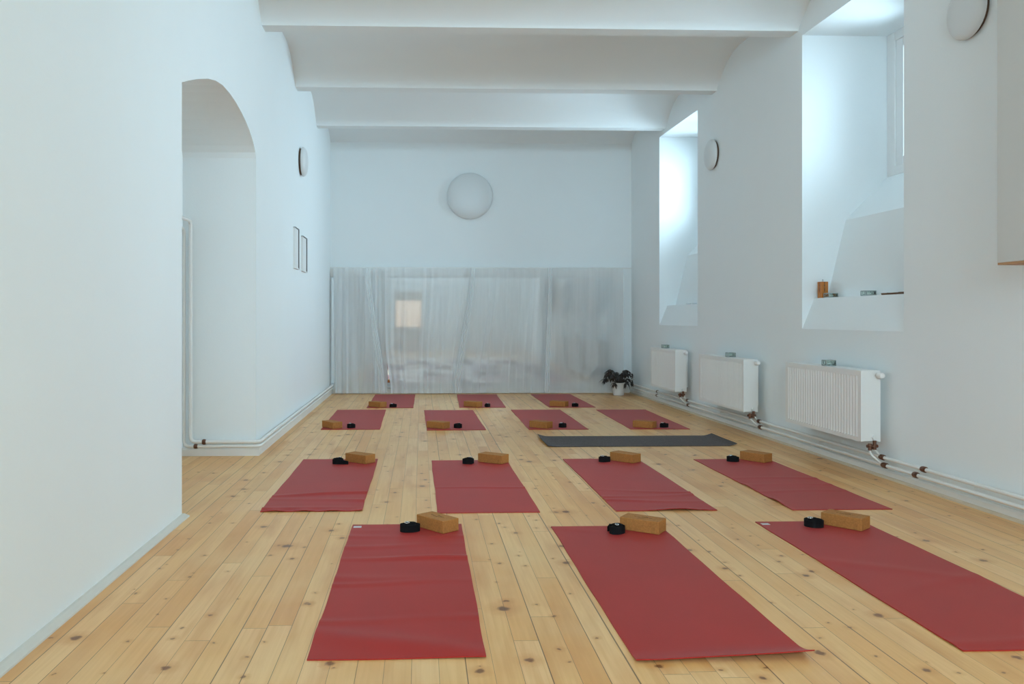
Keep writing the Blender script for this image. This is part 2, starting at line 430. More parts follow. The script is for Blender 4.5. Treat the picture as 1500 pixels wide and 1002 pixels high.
for y0, L, zt in RAD:
    fu += [(rw(-.055, y0-.02, .150), dy, .055)]; fl += [(rw(-.06, y0-.06, .098), dy, .06)]
for y in (5.42,): fu.append((rw(-.055, y+.02, .150), dy, .05)); fl.append((rw(-.06, y+.1, .098), dy, .05))
fu.append((rw(-.055, 11.33, .15), dy, .03)); fl.append((rw(-.06, 11.33, .098), dy, .03))
cl = [(rw(-.003, y, .125), rw(-.055, y, .125)) for y in (1.0, 3.0, 4.95, 6.85, 9.05, 11.9)]
pipe('heating_pipe', [rw(-.055, YR+.05, .150), rw(-.055, YB-.09, .150)], .0135, 'upper of two white heating pipes along the right wall below the radiators', fu, cl)
pipe('heating_pipe', [rw(-.06, YR+.05, .098), rw(-.06, YB-.09, .098)], .0135, 'lower of two white heating pipes along the right wall, just above the skirting', fl)
pipe('heating_pipe', [(XL+.09, YB-.05, .148), (3.20, YB-.05, .148)], .0125, 'upper white heating pipe along the back wall behind the curtains', (), [((x, YB-.003, .15), (x, YB-.05, .148)) for x in (-.4, 1.0, 2.4)])
pipe('heating_pipe', [(XL+.09, YB-.05, .095), (3.20, YB-.05, .095)], .0125, 'lower white heating pipe along the back wall behind the curtains', (), [((x, YB-.003, .095), (x, YB-.05, .095)) for x in (-.3, 1.1, 2.3)])
zj = AY1-.045
pipe('heating_pipe', [(NX+.05, AY0+.1, 1.965), (NX+.05+.028, AY1-.05, 1.965), (NX+.078, AY1-.05, .122), (XL+.04, AY1-.05, .122), (XL+.045, YB-.1, .135)][0:5], .0155,
     'outer heating pipe running down the arched niche and on along the left wall', [((NX+.19, AY1-.05, .122), (1, 0, 0), .03)], [((-1.62, AY1-.003, .122), (-1.62, AY1-.05, .122))])
pipe('heating_pipe', [(NX+.022, AY0+.1, 1.90), (NX+.022, AY1-.045, 1.90), (NX+.022, AY1-.045, .085), (XL+.04, AY1-.05, .085), (XL+.045, YB-.1, .09)], .0135,
     'inner heating pipe in the corner of the arched niche and on along the left wall', [((NX+.12, AY1-.048, .085), (1, 0, 0), .03)])

# ------------------------------------------------------------------ radiators
def radiator(y0, L, zt, label):
    zb = zt-.515
    t = thing('radiator', label, 'radiator', (XW(y0), y0, 0), RROT, 'white panel radiators below the windows')
    fx, bx = -.205, -.06
    # ribbed front
    m = MB(); pts = []; n = int((L-.07)/.04); pitch = (L-.07)/n
    pts.append((fx, .0)); pts.append((fx, .03))
    for k in range(n):
        a = .035+k*pitch
        pts += [(fx, a), (fx+.006, a+pitch*.25), (fx+.006, a+pitch*.42), (fx, a+pitch*.67)]
    pts += [(fx, L-.035), (fx, L), (fx+.016, L), (fx+.016, 0)]
    m.prism(pts, zb+.03, zt-.04, lambda p, q_, z: (p, q_, z))
    m.box(fx-.0005, fx+.016, 0, L, zb, zb+.03); m.box(fx-.0005, fx+.016, 0, L, zt-.04, zt-.004)
    m.build('front_panel', M_rad, t)
    MB().box(bx-.016, bx, 0, L, zb, zt-.004).build('rear_panel', M_rad, t)
    for yy in (-.002, L-.001):
        MB().box(fx, bx, yy, yy+.003, zb+.004, zt).build('end_cover', M_rad, t, bevel=.001)
    g = MB(); g.box(fx+.001, fx+.012, 0, L, zt-.005, zt); g.box(bx-.012, bx-.001, 0, L, zt-.005, zt)
    k = .0
    while k < L:
        g.box(fx+.012, bx-.012, k, min(L, k+.010), zt-.005, zt-.001); k += .018
    g.build('top_grille', M_rad, t)
    f = MB(); yy = .03
    while yy < L-.03:
        f.box(-.172, -.168, yy, yy+.012, zb+.03, zt-.03); f.box(-.100, -.096, yy, yy+.012, zb+.03, zt-.03); yy += .03
    f.build('convector_fins', M_rad, t)
    # thermostat head
    hx, hz = -.085, zt-.033
    k_ = MB().lathe([(.012, 0), (.014, .012), (.020, .014), (.0215, .02), (.0215, .055), (.018, .066), (.010, .069)], 20, 'y', (hx, -.004, hz), -1).build('thermostat_head', M_rad, t, smooth='auto')
    MB().lathe([(.0155, .008), (.0165, .009), (.0165, .013), (.0155, .0135)], 16, 'y', (hx, -.004, hz), -1).build('collar', M_cop, k_, smooth='auto')
    # lower valve and risers
    v = MB()
    v.tube([(-.115, .02, zb+.03), (-.115, -.022, zb+.03)], .013, 12)
    v.build('bleed_screw', M_pipe, t, smooth='auto')
    v = MB()
    v.tube([(-.145, -.012, zb-.012), (-.145, -.012, zb-.06)], .0125, 10); v.tube([(-.110, -.012, zb+.01), (-.110, -.012, zb-.055)], .0125, 10)
    v.tube([(-.168, -.012, zb-.03), (-.088, -.012, zb-.03)], .0115, 10); v.tube([(-.128, -.012, zb-.042), (-.128, -.045, zb-.042)], .010, 8)
    v.build('valve', M_cop, t, smooth='auto')
    r = MB()
    r.tube(bend([(-.110, -.012, zb-.055), (-.110, -.013, .205), (-.080, -.02, .168)], .02, 4), .0075, 8)
    r.build('riser_pipe', M_pipe, t, smooth=True)
    r = MB()
    r.tube(bend([(-.145, -.012, zb-.06), (-.142, -.02, .17), (-.090, -.055, .116)], .02, 4), .0075, 8)
    r.build('riser_pipe', M_pipe, t, smooth=True)
    for yy in (.12, L-.14):
        MB().box(bx, -.003, yy, yy+.03, zb+.05, zt-.06).build('wall_bracket', M_rad, t)
    return t
radiator(*RAD[0], 'nearest white ribbed radiator on the right wall, below the candle ledge')
radiator(*RAD[1], 'middle of the three white radiators on the right wall')
radiator(*RAD[2], 'farthest white radiator on the right wall, nearest the potted plant')

# ------------------------------------------------------------------ tealight glasses
def glass(loc, label, w=.075, h=.046, rz=0):
    t = thing('tealight_holder', label, 'candle holder', loc, rz, 'small square glass tealight holders')
    m = MB(); a, w2 = w/2, w/2-.007
    o = [(-a, -a), (a, -a), (a, a), (-a, a)]; i_ = [(p/a*w2, q_/a*w2) for p, q_ in o]
    vs = [(p, q_, 0) for p, q_ in o]+[(p, q_, h) for p, q_ in o]+[(p, q_, h) for p, q_ in i_]+[(p, q_, .01) for p, q_ in i_]
    fs = [(0, 1, 2, 3), (12, 13, 14, 15)]
    for k in range(4):
        n = (k+1) % 4; fs += [(k, n, 4+n, 4+k), (4+k, 4+n, 8+n, 8+k), (8+k, 8+n, 12+n, 12+k)]
    m.poly(vs, fs).build('glass_body', M_tglass, t, bevel=.003)
    cd = MB().lathe([(.019, .0105), (.019, .024), (.017, .025)], 16).build('tealight', M_wax, t, smooth='auto')
    MB().tube([(0, 0, .025), (.001, 0, .033)], .001, 6).build('wick', M_dark, cd)
    rim = MB()
    for k in range(4):
        p, q_ = o[k], o[(k+1) % 4]
        rim.tube([(p[0]*1.0, p[1]*1.0, h-.003), (q_[0]*1.0, q_[1]*1.0, h-.003)], .0035, 6); rim.tube([(p[0], p[1], .004), (q_[0], q_[1], .004)], .0035, 6)
        rim.tube([(p[0], p[1], .003), (p[0], p[1], h-.003)], .0035, 6)
    rim.build('glass_ribs', M_gribs, t, smooth=True)
    return t
M_gribs = simple('glass_edge', (.40, .46, .44), .2)
glass(rw(-.13, 6.545, RAD[0][2]+.0005), 'square glass tealight holder on top of the nearest radiator', rz=.02)
glass(rw(-.13, 8.56, RAD[1][2]+.0005), 'square glass tealight holder on top of the middle radiator', rz=.02)
glass(rw(-.13, 10.74, RAD[2][2]+.0005), 'square glass tealight holder on top of the farthest radiator', rz=.02)
glass(rw(.165, 7.085, 1.3305), 'square glass tealight holder beside the orange-brown wooden block on the niche ledge', w=.08, h=.04, rz=.05)
glass(rw(.165, 6.50, 1.3305), 'square glass tealight holder alone in the middle of the niche ledge', w=.078, h=.042, rz=.05)
for yy, lb in ((10.72, 'left'), (10.50, 'right')):
    o = MB().lathe([(.018, 0), (.030, .004), (.033, .018), (.030, .018), (.026, .008), (.001, .006)], 16).build('dish', M_lamp, smooth='auto', loc=rw(.165, yy, 1.3305))
    tag(o, 'tiny pale dish on the far niche ledge, %s of the pair' % lb, 'dish', 'tiny dishes in the far window niche')

t = thing('wooden_box', 'upright orange-brown wooden block with a small wire loop on the niche ledge', 'ornament', rw(.15, 7.195, 1.3305), .06)
MB().box(-.032, .032, -.032, .032, 0, .142).build('body', M_orange, t, bevel=.003)
mk = MB()
for z0, z1, w in ((.045, .141, .006),):
    mk.prism([(-.007, .141), (.001, .141), (-.001, .12), (.003, .108), (-.002, .098), (.002, .07), (-.003, .045), (-.008, .07), (-.004, .098), (-.009, .108), (-.005, .12)], -.0336, -.0322, lambda p, q_, t_: (t_, p, q_))
mk.build('carved_mark', M_brown, t)
MB().prism([(-.007, .141), (.001, .141), (-.001, .12), (.003, .108), (-.002, .098), (.002, .07), (-.003, .045), (-.008, .07), (-.004, .098), (-.009, .108), (-.005, .12)], -.0336, -.0322, lambda p, q_, t_: (p, t_, q_)).build('carved_mark', M_brown, t)
MB().tube([(0, -.008, .142), (0, -.007, .156), (0, .001, .163), (0, .008, .156), (0, .009, .142)], .0014, 6).build('wire_loop', M_dark, t)
t = thing('incense_tray', 'flat brown wooden incense tray at the near end of the niche ledge', 'tray', rw(.165, 6.10, 1.3305), RROT)
MB().prism([(-.04, 0), (.04, 0), (.046, .014), (.036, .014), (.030, .007), (-.030, .007), (-.036, .014), (-.046, .014)], -.15, .15, lambda p, q_, y: (p, y, q_)).build('tray_body', M_brown, t)
MB().tube([(0, -.05, .010), (-.01, .13, .016)], .0015, 6).build('incense_stick', M_dark, t)
MB().box(-.02, .02, -.13, -.03, .007, .018).build('ash_block', M_brown, t, bevel=.002)

# ------------------------------------------------------------------ wall lamps
def lamp(loc, rot, R, D, label, base=M_lgap):
    t = thing('wall_lamp', label, 'lamp', loc, 0, 'round white wall lamps'); t.rotation_euler = rot
    MB().lathe([(R*(.90 if base is M_lgap else .985), 0), (R*(.90 if base is M_lgap else .985), D*.32)], 48, 'z').build('base_plate', base, t, smooth='auto')
    pr = [(R*.93, D*.26), (R, D*.30), (R, D*.40)]
    for k in range(1, 9):
        a = k/8*PI/2; pr.append((max(.001, R*math.cos(a)**.75 if k < 8 else .001), D*.40+D*.60*math.sin(a)))
    MB().lathe(pr, 56, 'z').build('lamp_shade', M_lamp, t, smooth='auto')
    return t
lamp((XL, 9.664, 2.955), (0, PI/2, 0), .168, .085, 'small round white wall lamp high on the left wall above the pictures')
lamp((XW(9.38), 9.38, 3.01), (0, -PI/2, RROT), .172, .085, 'small round white wall lamp on the right wall between the two window niches')
lamp((XW(5.05), 5.05, 3.05), (0, -PI/2, RROT), .172, .085, 'round white wall lamp in the upper right corner beside the near window niche')
lamp((.747, YB, 3.03), (PI/2, 0, 0), .355, .13, 'large round white lamp in the middle of the back wall', M_lamp)

# picture frames on the left wall
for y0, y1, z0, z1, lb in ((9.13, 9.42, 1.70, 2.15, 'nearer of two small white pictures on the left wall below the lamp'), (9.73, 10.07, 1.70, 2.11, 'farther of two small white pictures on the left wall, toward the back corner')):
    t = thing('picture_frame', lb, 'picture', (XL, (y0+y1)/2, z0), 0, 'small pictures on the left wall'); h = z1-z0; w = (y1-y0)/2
    m = MB(); e = .012
    m.box(0, .022, -w, -w+e, 0, h); m.box(0, .022, -w+e, w-e, 0, e); m.build('frame', M_paper, t)
    m = MB(); m.box(0, .024, w-e, w, 0, h); m.box(0, .024, -w, w-e, h-.008, h); m.build('gap_shadow_rim', M_dark, t)  # dark top and far edge painted in for the gap shadow
    MB().box(.003, .014, -w+e, w-e, e, h-.008).build('print', M_paper, t)

# white cabinet hung on the near right wall
t = thing('wall_cabinet', 'tall white wall cabinet hung on the near right wall, cut by the photo edge', 'cabinet', (XW(4.0), 4.0, 1.445), RROT)
MB().box(-.25, 0, -1.1, .49, .012, 2.0).build('cabinet_body', M_cab, t, bevel=.003)
MB().box(-.248, 0, -1.1, .488, 0, .012).build('bottom_board', M_board, t)
MB().box(-.262, -.2505, -.95, -.31, .05, 1.97).build('door', M_trim, t, bevel=.002)

# ------------------------------------------------------------------ mirrors, rail, curtains
mx = [-1.375, -.83, .29, 1.411, 2.534, 3.088]
mz = (.165, 1.775)
names = ['narrow mirror panel at the left end of the back wall behind the curtain', 'wide mirror panel second from the left behind the curtains', 'wide mirror panel in the middle of the back wall behind the curtains',
         'wide mirror panel on the back wall, second from the right', 'narrow mirror panel at the right end, above the potted plant']
for k in range(5):
    t = thing('mirror_panel', names[k], 'mirror', ((mx[k]+mx[k+1])/2, YB, mz[0]), 0, 'mirror panels on the back wall'); w = (mx[k+1]-mx[k])/2-.003; h = mz[1]-mz[0]
    MB().box(-w, w, -.014, -.012, 0, h).build('mirror_glass', M_mirror, t)
    MB().box(-w+.004, w-.004, -.012, 0, .004, h-.004).build('backing_board', M_trim, t)
MB_f = MB().box(3.09, 3.115, YB-.02, YB, .165, 1.785)
struct(MB_f.build('trim_4', M_trim))
t = thing('curtain_rail', 'thin white curtain rail across the back wall above the mirrors', 'curtain rail', (0, YB-.10, 1.925))
MB().tube([(XL+.01, 0, 0), (3.235, 0, 0)], .007, 10).build('rod', M_pipe, t, smooth='auto')
for x in (-1.2, .1, 1.4, 2.7):
    MB().box(x-.008, x+.008, 0, .10, -.006, .006).build('rail_bracket', M_pipe, t)
def curtain(xt0, xt1, left, right, seed, label, amp=.022, folds=9, yoff=0, mat=None):
    """left/right: functions of height fraction (0 hem .. 1 top) giving the side edges"""
    r = random.Random(seed); nu, nv = 150, 34
    ph = [r.uniform(0, 2*PI) for _ in range(6)]; fr = [folds*r.uniform(.6, 1.5) for _ in range(6)]; am = [r.uniform(.3, 1) for _ in range(6)]
    m = MB(); vs = []
    for j in range(nv+1):
        z = j/nv
        a0, a1 = left(z), right(z)
        for i in range(nu+1):
            u = i/nu
            f = sum(am[k]*math.sin(2*PI*fr[k]*u+ph[k]+.8*math.sin(z*2+ph[k])) for k in range(6))/2.2
            f = math.copysign(abs(f)**1.3, f)
            A = amp*(.55+.55*(1-z))
            yy = YB-.115+yoff+A*f*.8
            zz = .012+(1.918-.012)*z
            if z == 0: zz += .006*abs(math.sin(9*u+ph[0])); yy -= .01
            x = a0+(a1-a0)*u + .012*math.cos(2*PI*fr[0]*u)*(1-z)
            vs.append((x, yy, zz))
    fs = [(j*(nu+1)+i, j*(nu+1)+i+1, (j+1)*(nu+1)+i+1, (j+1)*(nu+1)+i) for j in range(nv) for i in range(nu)]
    o = m.poly(vs, fs).build('sheer_curtain', mat or M_sheer, smooth=True)
    return tag(o, label, 'curtain', 'sheer white curtains in front of the mirrors')
sm = lambda a, b_, z: a+(b_-a)*z*z*(3-2*z)
curtain(0, 0, lambda z: XL+.055, lambda z: -.515, 3, 'sheer white curtain at the left end beside the left wall', folds=7)
curtain(0, 0, lambda z: sm(-.475, -.55, min(1, z*2.4)) if z < .42 else -.55, lambda z: sm(.535, .755, z), 5, 'sheer white curtain second from left, its right edge swept back', folds=9, yoff=-.05)
curtain(0, 0, lambda z: sm(.50, .745, z), lambda z: sm(1.885, 1.94, z), 8, 'sheer white curtain third from left, gathered at its right edge', folds=8)
curtain(0, 0, lambda z: sm(1.87, 1.925, z), lambda z: 3.10, 12, 'flattest sheer white curtain at the right end behind the plant', amp=.005, folds=5, yoff=-.045, mat=M_sheer2)
# gathered selvedge bunches where two curtains meet
def bunch(x0, x1, label, w=.035):
    m = MB(); r = random.Random(int(abs(x0)*100)); vs = []; nu, nv = 26, 24
    for j in range(nv+1):
        z = j/nv; xc = sm(x1, x0, z); ww = w*(1+.5*(1-z))
        for i in range(nu+1):
            u = i/nu; vs.append((xc+(u-.5)*ww*2, YB-.205+.012*math.sin(u*21+z), .014+1.90*z))
    fs = [(j*(nu+1)+i, j*(nu+1)+i+1, (j+1)*(nu+1)+i+1, (j+1)*(nu+1)+i) for j in range(nv) for i in range(nu)]
    o = m.poly(vs, fs).build('sheer_curtain', M_sheer, smooth=True)
    return tag(o, label, 'curtain', 'gathered strips of sheer curtain')
bunch(.78, .56, 'narrow gathered strip of sheer curtain slanting down near the middle of the mirrors')
bunch(1.965, 1.915, 'narrow gathered strip of sheer curtain hanging plumb right of the middle', .028)
bunch(-.80, -.60, 'narrow gathered strip of sheer curtain slanting down at the left opening', .035)

# ------------------------------------------------------------------ yoga mats
TM = .0042
MATN = 0
def yoga_mat(C, L, W, ang, label, group, mat=M_red, wr=(), lift=None, seed=0, tagpos=None, name='yoga_mat', curl=None, row=0):
    """local v runs from the near end (0) to the far end (1); wr: (v, width, height, slope)"""
    r = random.Random(seed); nu, nv = 26, 90
    ph = [r.uniform(0, 6) for _ in range(6)]
    def hz(u, v):
        z = 0
        for (v0, wd, hh, sl) in wr:
            q_ = (v+sl*(u-.5)+.006*math.sin(5*u+ph[0])-v0)/wd
            z += 1.6*hh*math.exp(-q_*q_*1.5)*(.6+.4*math.sin(3*u+ph[1]+v0*20))
        if row == 1: z *= 1-min(1, max(0, (v-.84)/.04))*min(1, max(0, (u-.28)/.1))
        if row == 3: z *= min(1, max(0, (v-.16)/.05))
        if lift: z += lift(u, v)
        return max(0, z)
    t = thing(name, label, 'yoga mat', (C[0], C[1], .0006), ang, group)
    vs = []
    for lay in (0, 1):
        for j in range(nv+1):
            v = j/nv
            for i in range(nu+1):
                u = i/nu
                ex = .0015*math.sin(9*v+ph[2])+.001*math.sin(23*v+ph[3])
                vs.append(((u-.5)*W+ex, (v-.5)*L+.0015*math.sin(7*u+ph[4]), hz(u, v)+lay*TM))
    K = (nu+1)*(nv+1); idx = lambda l, i, j: l*K+j*(nu+1)+i; fs = []
    for j in range(nv):
        for i in range(nu):
            fs.append((idx(1, i, j), idx(1, i+1, j), idx(1, i+1, j+1), idx(1, i, j+1)))
            fs.append((idx(0, i, j+1), idx(0, i+1, j+1), idx(0, i+1, j), idx(0, i, j)))
    for j in range(nv):
        fs.append((idx(0, 0, j), idx(1, 0, j), idx(1, 0, j+1), idx(0, 0, j+1))); fs.append((idx(0, nu, j+1), idx(1, nu, j+1), idx(1, nu, j), idx(0, nu, j)))
    for i in range(nu):
        fs.append((idx(0, i+1, 0), idx(1, i+1, 0), idx(1, i, 0), idx(0, i, 0))); fs.append((idx(0, i, nv), idx(1, i, nv), idx(1, i+1, nv), idx(0, i+1, nv)))
    MB().poly(vs, fs).build('mat_sheet', mat, t, smooth='auto')
    if tagpos:
        x, y = tagpos
        z = hz(x/W+.5, y/L+.5)+TM
        o = MB().box(x-.022, x+.022, y-.017, y+.017, z, z+.0012).build('maker_tag', M_tag, t, bevel=.0004)
        o['label'] = 'small pale cloth tag'
    return t
R1, R2, R3, R4 = 'red yoga mats in the front row', 'red yoga mats in the second row', 'red yoga mats in the third row', 'red yoga mats in the back row'
far_curl = lambda u, v: .010*max(0, (v-.97)/.03)**2
def near_lift(amp, u0=0, u1=1, pw=1.5, dep=.05):
    return lambda u, v: amp*max(0, 1-v/dep)**pw*(.2+.8*max(0, (u-u0)/(u1-u0)))
yoga_mat((-.08, 3.745), 1.84, .605, -.002, 'wrinkled red yoga mat at the left of the front row, pale tag in its corner', R1, row=1,
         wr=[(.86, .018, .006, .01), (.76, .02, .003, -.02), (.64, .016, .007, .0), (.47, .03, .003, .03), (.44, .012, .003, -.02), (.2, .018, .005, -.02), (.07, .05, .007, .12), (.93, .015, .003, 0)],
         seed=1, tagpos=(-.272, .865))
yoga_mat((1.02, 3.68), 1.82, .605, .0, 'smooth red yoga mat in the middle of the front row, near right corner curling up', R1, row=1,
         wr=[(.93, .03, .002, .1)], lift=lambda u, v: .024*max(0, 1-v/.07)**1.4*max(0, (u-.1)/.9)**1.3+.010*max(0, 1-v/.05)**1.6, seed=2)
yoga_mat((2.185, 3.745), 1.83, .61, -.008, 'red yoga mat at the right of the front row, running out of the picture', R1, row=1, wr=[(.04, .02, .008, .0), (.5, .04, .002, .2), (.38, .03, .002, -.15)], seed=3, tagpos=(-.272, .855))
yoga_mat((-.655, 5.92), 1.84, .605, -.002, 'red yoga mat at the left of the second row, creased near its front edge', R2, row=1,
         wr=[(.26, .02, .008, -.05), (.17, .02, .007, .04), (.04, .02, .006, .0)], lift=lambda u, v: .007*max(0, 1-v/.03)*(math.sin(u*11)**2), seed=4)
yoga_mat((.395, 5.845), 1.82, .61, .008, 'red yoga mat second from left in the second row, with one soft crease', R2, row=1, wr=[(.40, .012, .004, .0), (.98, .01, .002, 0)], seed=5)
yoga_mat((1.465, 5.87), 1.84, .61, .003, 'red yoga mat third from left in the second row, right behind the front middle mat', R2, row=1,
         wr=[(.30, .015, .005, .06), (.22, .018, .007, -.04), (.14, .015, .005, .03)], lift=lambda u, v: .014*max(0, 1-v/.04)**1.4*math.exp(-((u-.62)/.22)**2), seed=6)
yoga_mat((2.53, 5.845), 1.80, .61, .005, 'red yoga mat at the right of the second row, nearest the radiators', R2, row=1, wr=[(.55, .02, .003, .02), (.42, .02, .003, .0), (.3, .02, .002, -.02)],
         lift=lambda u, v: .012*max(0, 1-u/.06)*(math.exp(-((v-.13)/.05)**2)+.7*math.exp(-((v-.38)/.04)**2)), seed=7)
yoga_mat((-.74, 9.595), 1.86, .61, .008, 'red yoga mat at the left of the third row, beside the left wall', R3, row=3, wr=[(.03, .015, .003, 0)], seed=8)
yoga_mat((.352, 9.515), 1.86, .61, .012, 'red yoga mat second from left in the third row', R3, row=3, wr=[(.05, .02, .004, 0)], seed=9)
yoga_mat((1.43, 9.53), 1.86, .62, -.008, 'red yoga mat third from left in the third row, behind the charcoal mat', R3, row=3, seed=10)
yoga_mat((2.495, 9.515), 1.84, .62, -.014, 'red yoga mat at the right of the third row, behind the charcoal mat', R3, row=3, wr=[(.04, .015, .003, 0)], seed=11)
yoga_mat((-.395, 11.67), 1.86, .60, -.006, 'red yoga mat at the left of the back row, touching the curtain', R4, row=3, seed=12)
yoga_mat((.815, 11.665), 1.84, .60, -.022, 'red yoga mat in the middle of the back row', R4, row=3, seed=13)
yoga_mat((1.955, 11.655), 1.86, .60, .0, 'red yoga mat at the right of the back row, nearest the plant', R4, row=3, seed=14)
# charcoal mat lying crosswise
yoga_mat((1.988, 7.773), 1.715, .655, -PI/2+.004, 'charcoal yoga mat lying crosswise between the second and third rows', None, M_grey,
         lift=lambda u, v: .022*max(0, (v-.95)/.05)**1.6+.024*max(0, 1-v/.06)**1.8*(.4+.6*(1-u)), seed=20, name='yoga_mat')

# ------------------------------------------------------------------ cork blocks
def block(label, loc, rz, group, stamp=False):
    t = thing('yoga_block', label, 'yoga block', loc, rz, group)
    MB().box(-.11, .11, -.0575, .0575, 0, .068).build('cork_body', M_cork, t, bevel=.004, seg=3)
    if stamp:
        m = MB()
        pts = [(.030*math.cos(a), .011*math.sin(a), .0684) for a in [2*PI*k/20 for k in range(17)]]
        m.tube(pts, .0014, 5); m.tube([(-.05, -.004, .0684), (-.037, .004, .0684)], .0014, 5); m.tube([(.036, 0, .0684), (.05, .002, .0684)], .0014, 5)
        o = m.build('pressed_stamp', M_stamp, t); o['label'] = 'dark pressed mark on the top face'
    return t
rad = math.radians
B = [(.089, 4.563, 130, 'cork block on the left mat of the front row', 1), (1.203, 4.498, 144, 'cork block on the middle mat of the front row', 1), (2.343, 4.544, 130, 'cork block on the right mat of the front row', 1),
     (-.487, 6.697, 142, 'cork block on the leftmost mat of the second row', 2), (.576, 6.653, 144, 'cork block on the second mat from left in the second row', 2), (1.641, 6.669, 131, 'cork block on the third mat from left in the second row', 2), (2.702, 6.663, 124, 'cork block on the rightmost mat of the second row', 2),
     (-.935, 8.81, 128, 'cork block on the leftmost mat of the third row', 3), (.179, 8.762, 144, 'cork block on the second mat from left in the third row', 3), (1.260, 8.755, 138, 'cork block on the third mat from left in the third row', 3), (2.355, 8.737, 142, 'cork block on the rightmost mat of the third row', 3),
     (-.565, 10.86, 138, 'cork block on the left mat of the back row', 4), (.675, 10.86, 140, 'cork block on the middle mat of the back row', 4), (1.802, 10.873, 146, 'cork block on the right mat of the back row', 4)]
RN = {1: 'front', 2: 'second', 3: 'third', 4: 'back'}
zmat = TM+.0009
b0 = b1_ = None
for x, y, a, lb, rw_ in B:
    g = 'cork yoga blocks in the %s row' % RN[rw_]
    if rw_ == 1:
        if b0 is None: b0 = block(lb, (x, y, zmat), rad(a), g, True)
        else: copy_tree(b0, (x, y, zmat), rad(a), lb, g)
    else:
        if b1_ is None: b1_ = block(lb, (x, y, zmat), rad(a), g, False)
        else: copy_tree(b1_, (x, y, zmat), rad(a), lb, g)

# ------------------------------------------------------------------ rolled straps
def strap(label, loc, rz, group, R=.045, H=.038, tail=.03, seed=0):
    r = random.Random(seed); t = thing('yoga_strap', label, 'yoga strap', loc, rz, group)
    path = []; turns = 5.2; n = 110
    for k in range(n+1):
        a = 2*PI*turns*k/n; q_ = .007+(R-.007)*k/n
        w_ = 1+.07*math.sin(2.3*a+seed)*(k/n); path.append((q_*w_*math.cos(a)*1.18, q_*w_*math.sin(a)*.86))
    # tail leaves the outer turn
    (x0, y0), (x1, y1) = path[-2], path[-1]; dx, dy_ = x1-x0, y1-y0; l = math.hypot(dx, dy_); dx /= l; dy_ /= l
    for k in range(1, 9):
        s = tail*k/8; path.append((x1+dx*s+.12*s*dy_, y1+dy_*s-.12*s*dx))
    m = MB(); th = .0026; n2 = len(path); vs = []
    for k, (x, y) in enumerate(path):
        a = path[max(0, k-1)]; b_ = path[min(n2-1, k+1)]; ux, uy = b_[0]-a[0], b_[1]-a[1]; l = math.hypot(ux, uy) or 1; nx, ny = -uy/l*th/2, ux/l*th/2
        top = H*(1+.05*math.sin(k*.21+seed)-.16*(k/n)**3)+.003*(k/n2 < .3)
        if k > n: top = H*(1-.05*(k-n))
        vs += [(x+nx, y+ny, 0), (x-nx, y-ny, 0), (x-nx, y-ny, top), (x+nx, y+ny, top)]
    fs = [(3, 2, 1, 0), tuple(4*(n2-1)+q_ for q_ in range(4))]
    for k in range(n2-1):
        for q_ in range(4):
            fs.append((4*k+q_, 4*k+(q_+1) % 4, 4*k+4+(q_+1) % 4, 4*k+4+q_))
    m.poly(vs, fs).build('webbing', M_black, t)
    MB().tube([(-.017+.013*math.cos(a), -.006+.009*math.sin(a), H*1.08+.002+.002*math.sin(a)) for a in [2*PI*k/14 for k in range(15)]], .0022, 6).build('buckle_ring', M_steel, t, smooth=True)
    return t
S = [(-.062, 4.515, 20, 'black rolled strap on the left mat of the front row', 1), (1.048, 4.445, 60, 'black rolled strap on the middle mat of the front row', 1), (2.165, 4.545, -20, 'black rolled strap on the right mat of the front row', 1),
     (-.655, 6.63, 200, 'black rolled strap with a trailing end on the leftmost mat of the second row', 2), (.375, 6.60, 190, 'black rolled strap on the second mat from left in the second row', 2), (1.465, 6.65, 10, 'black rolled strap on the third mat from left in the second row', 2), (2.50, 6.63, -15, 'black rolled strap on the rightmost mat of the second row', 2),
     (-.735, 8.79, 40, 'black rolled strap on the leftmost mat of the third row', 3), (.386, 8.76, 190, 'black rolled strap on the second mat from left in the third row', 3), (1.488, 8.76, 20, 'black rolled strap on the third mat from left in the third row', 3), (2.557, 8.73, 0, 'black rolled strap on the rightmost mat of the third row', 3),
     (-.365, 10.81, 15, 'black rolled strap on the left mat of the back row', 4), (.86, 10.81, 70, 'black rolled strap on the middle mat of the back row', 4), (2.0, 10.81, 30, 'black rolled strap on the right mat of the back row', 4)]
for k, (x, y, a, lb, rw_) in enumerate(S):
    tl = {1: .02, 2: .035, 3: .035, 4: .015}[rw_]
    if k == 3: tl = .085
    strap(lb, (x, y, zmat), rad(a), 'black straps in the %s row' % RN[rw_], R=.048 if rw_ == 1 else .041, H=.043, tail=tl, seed=k)

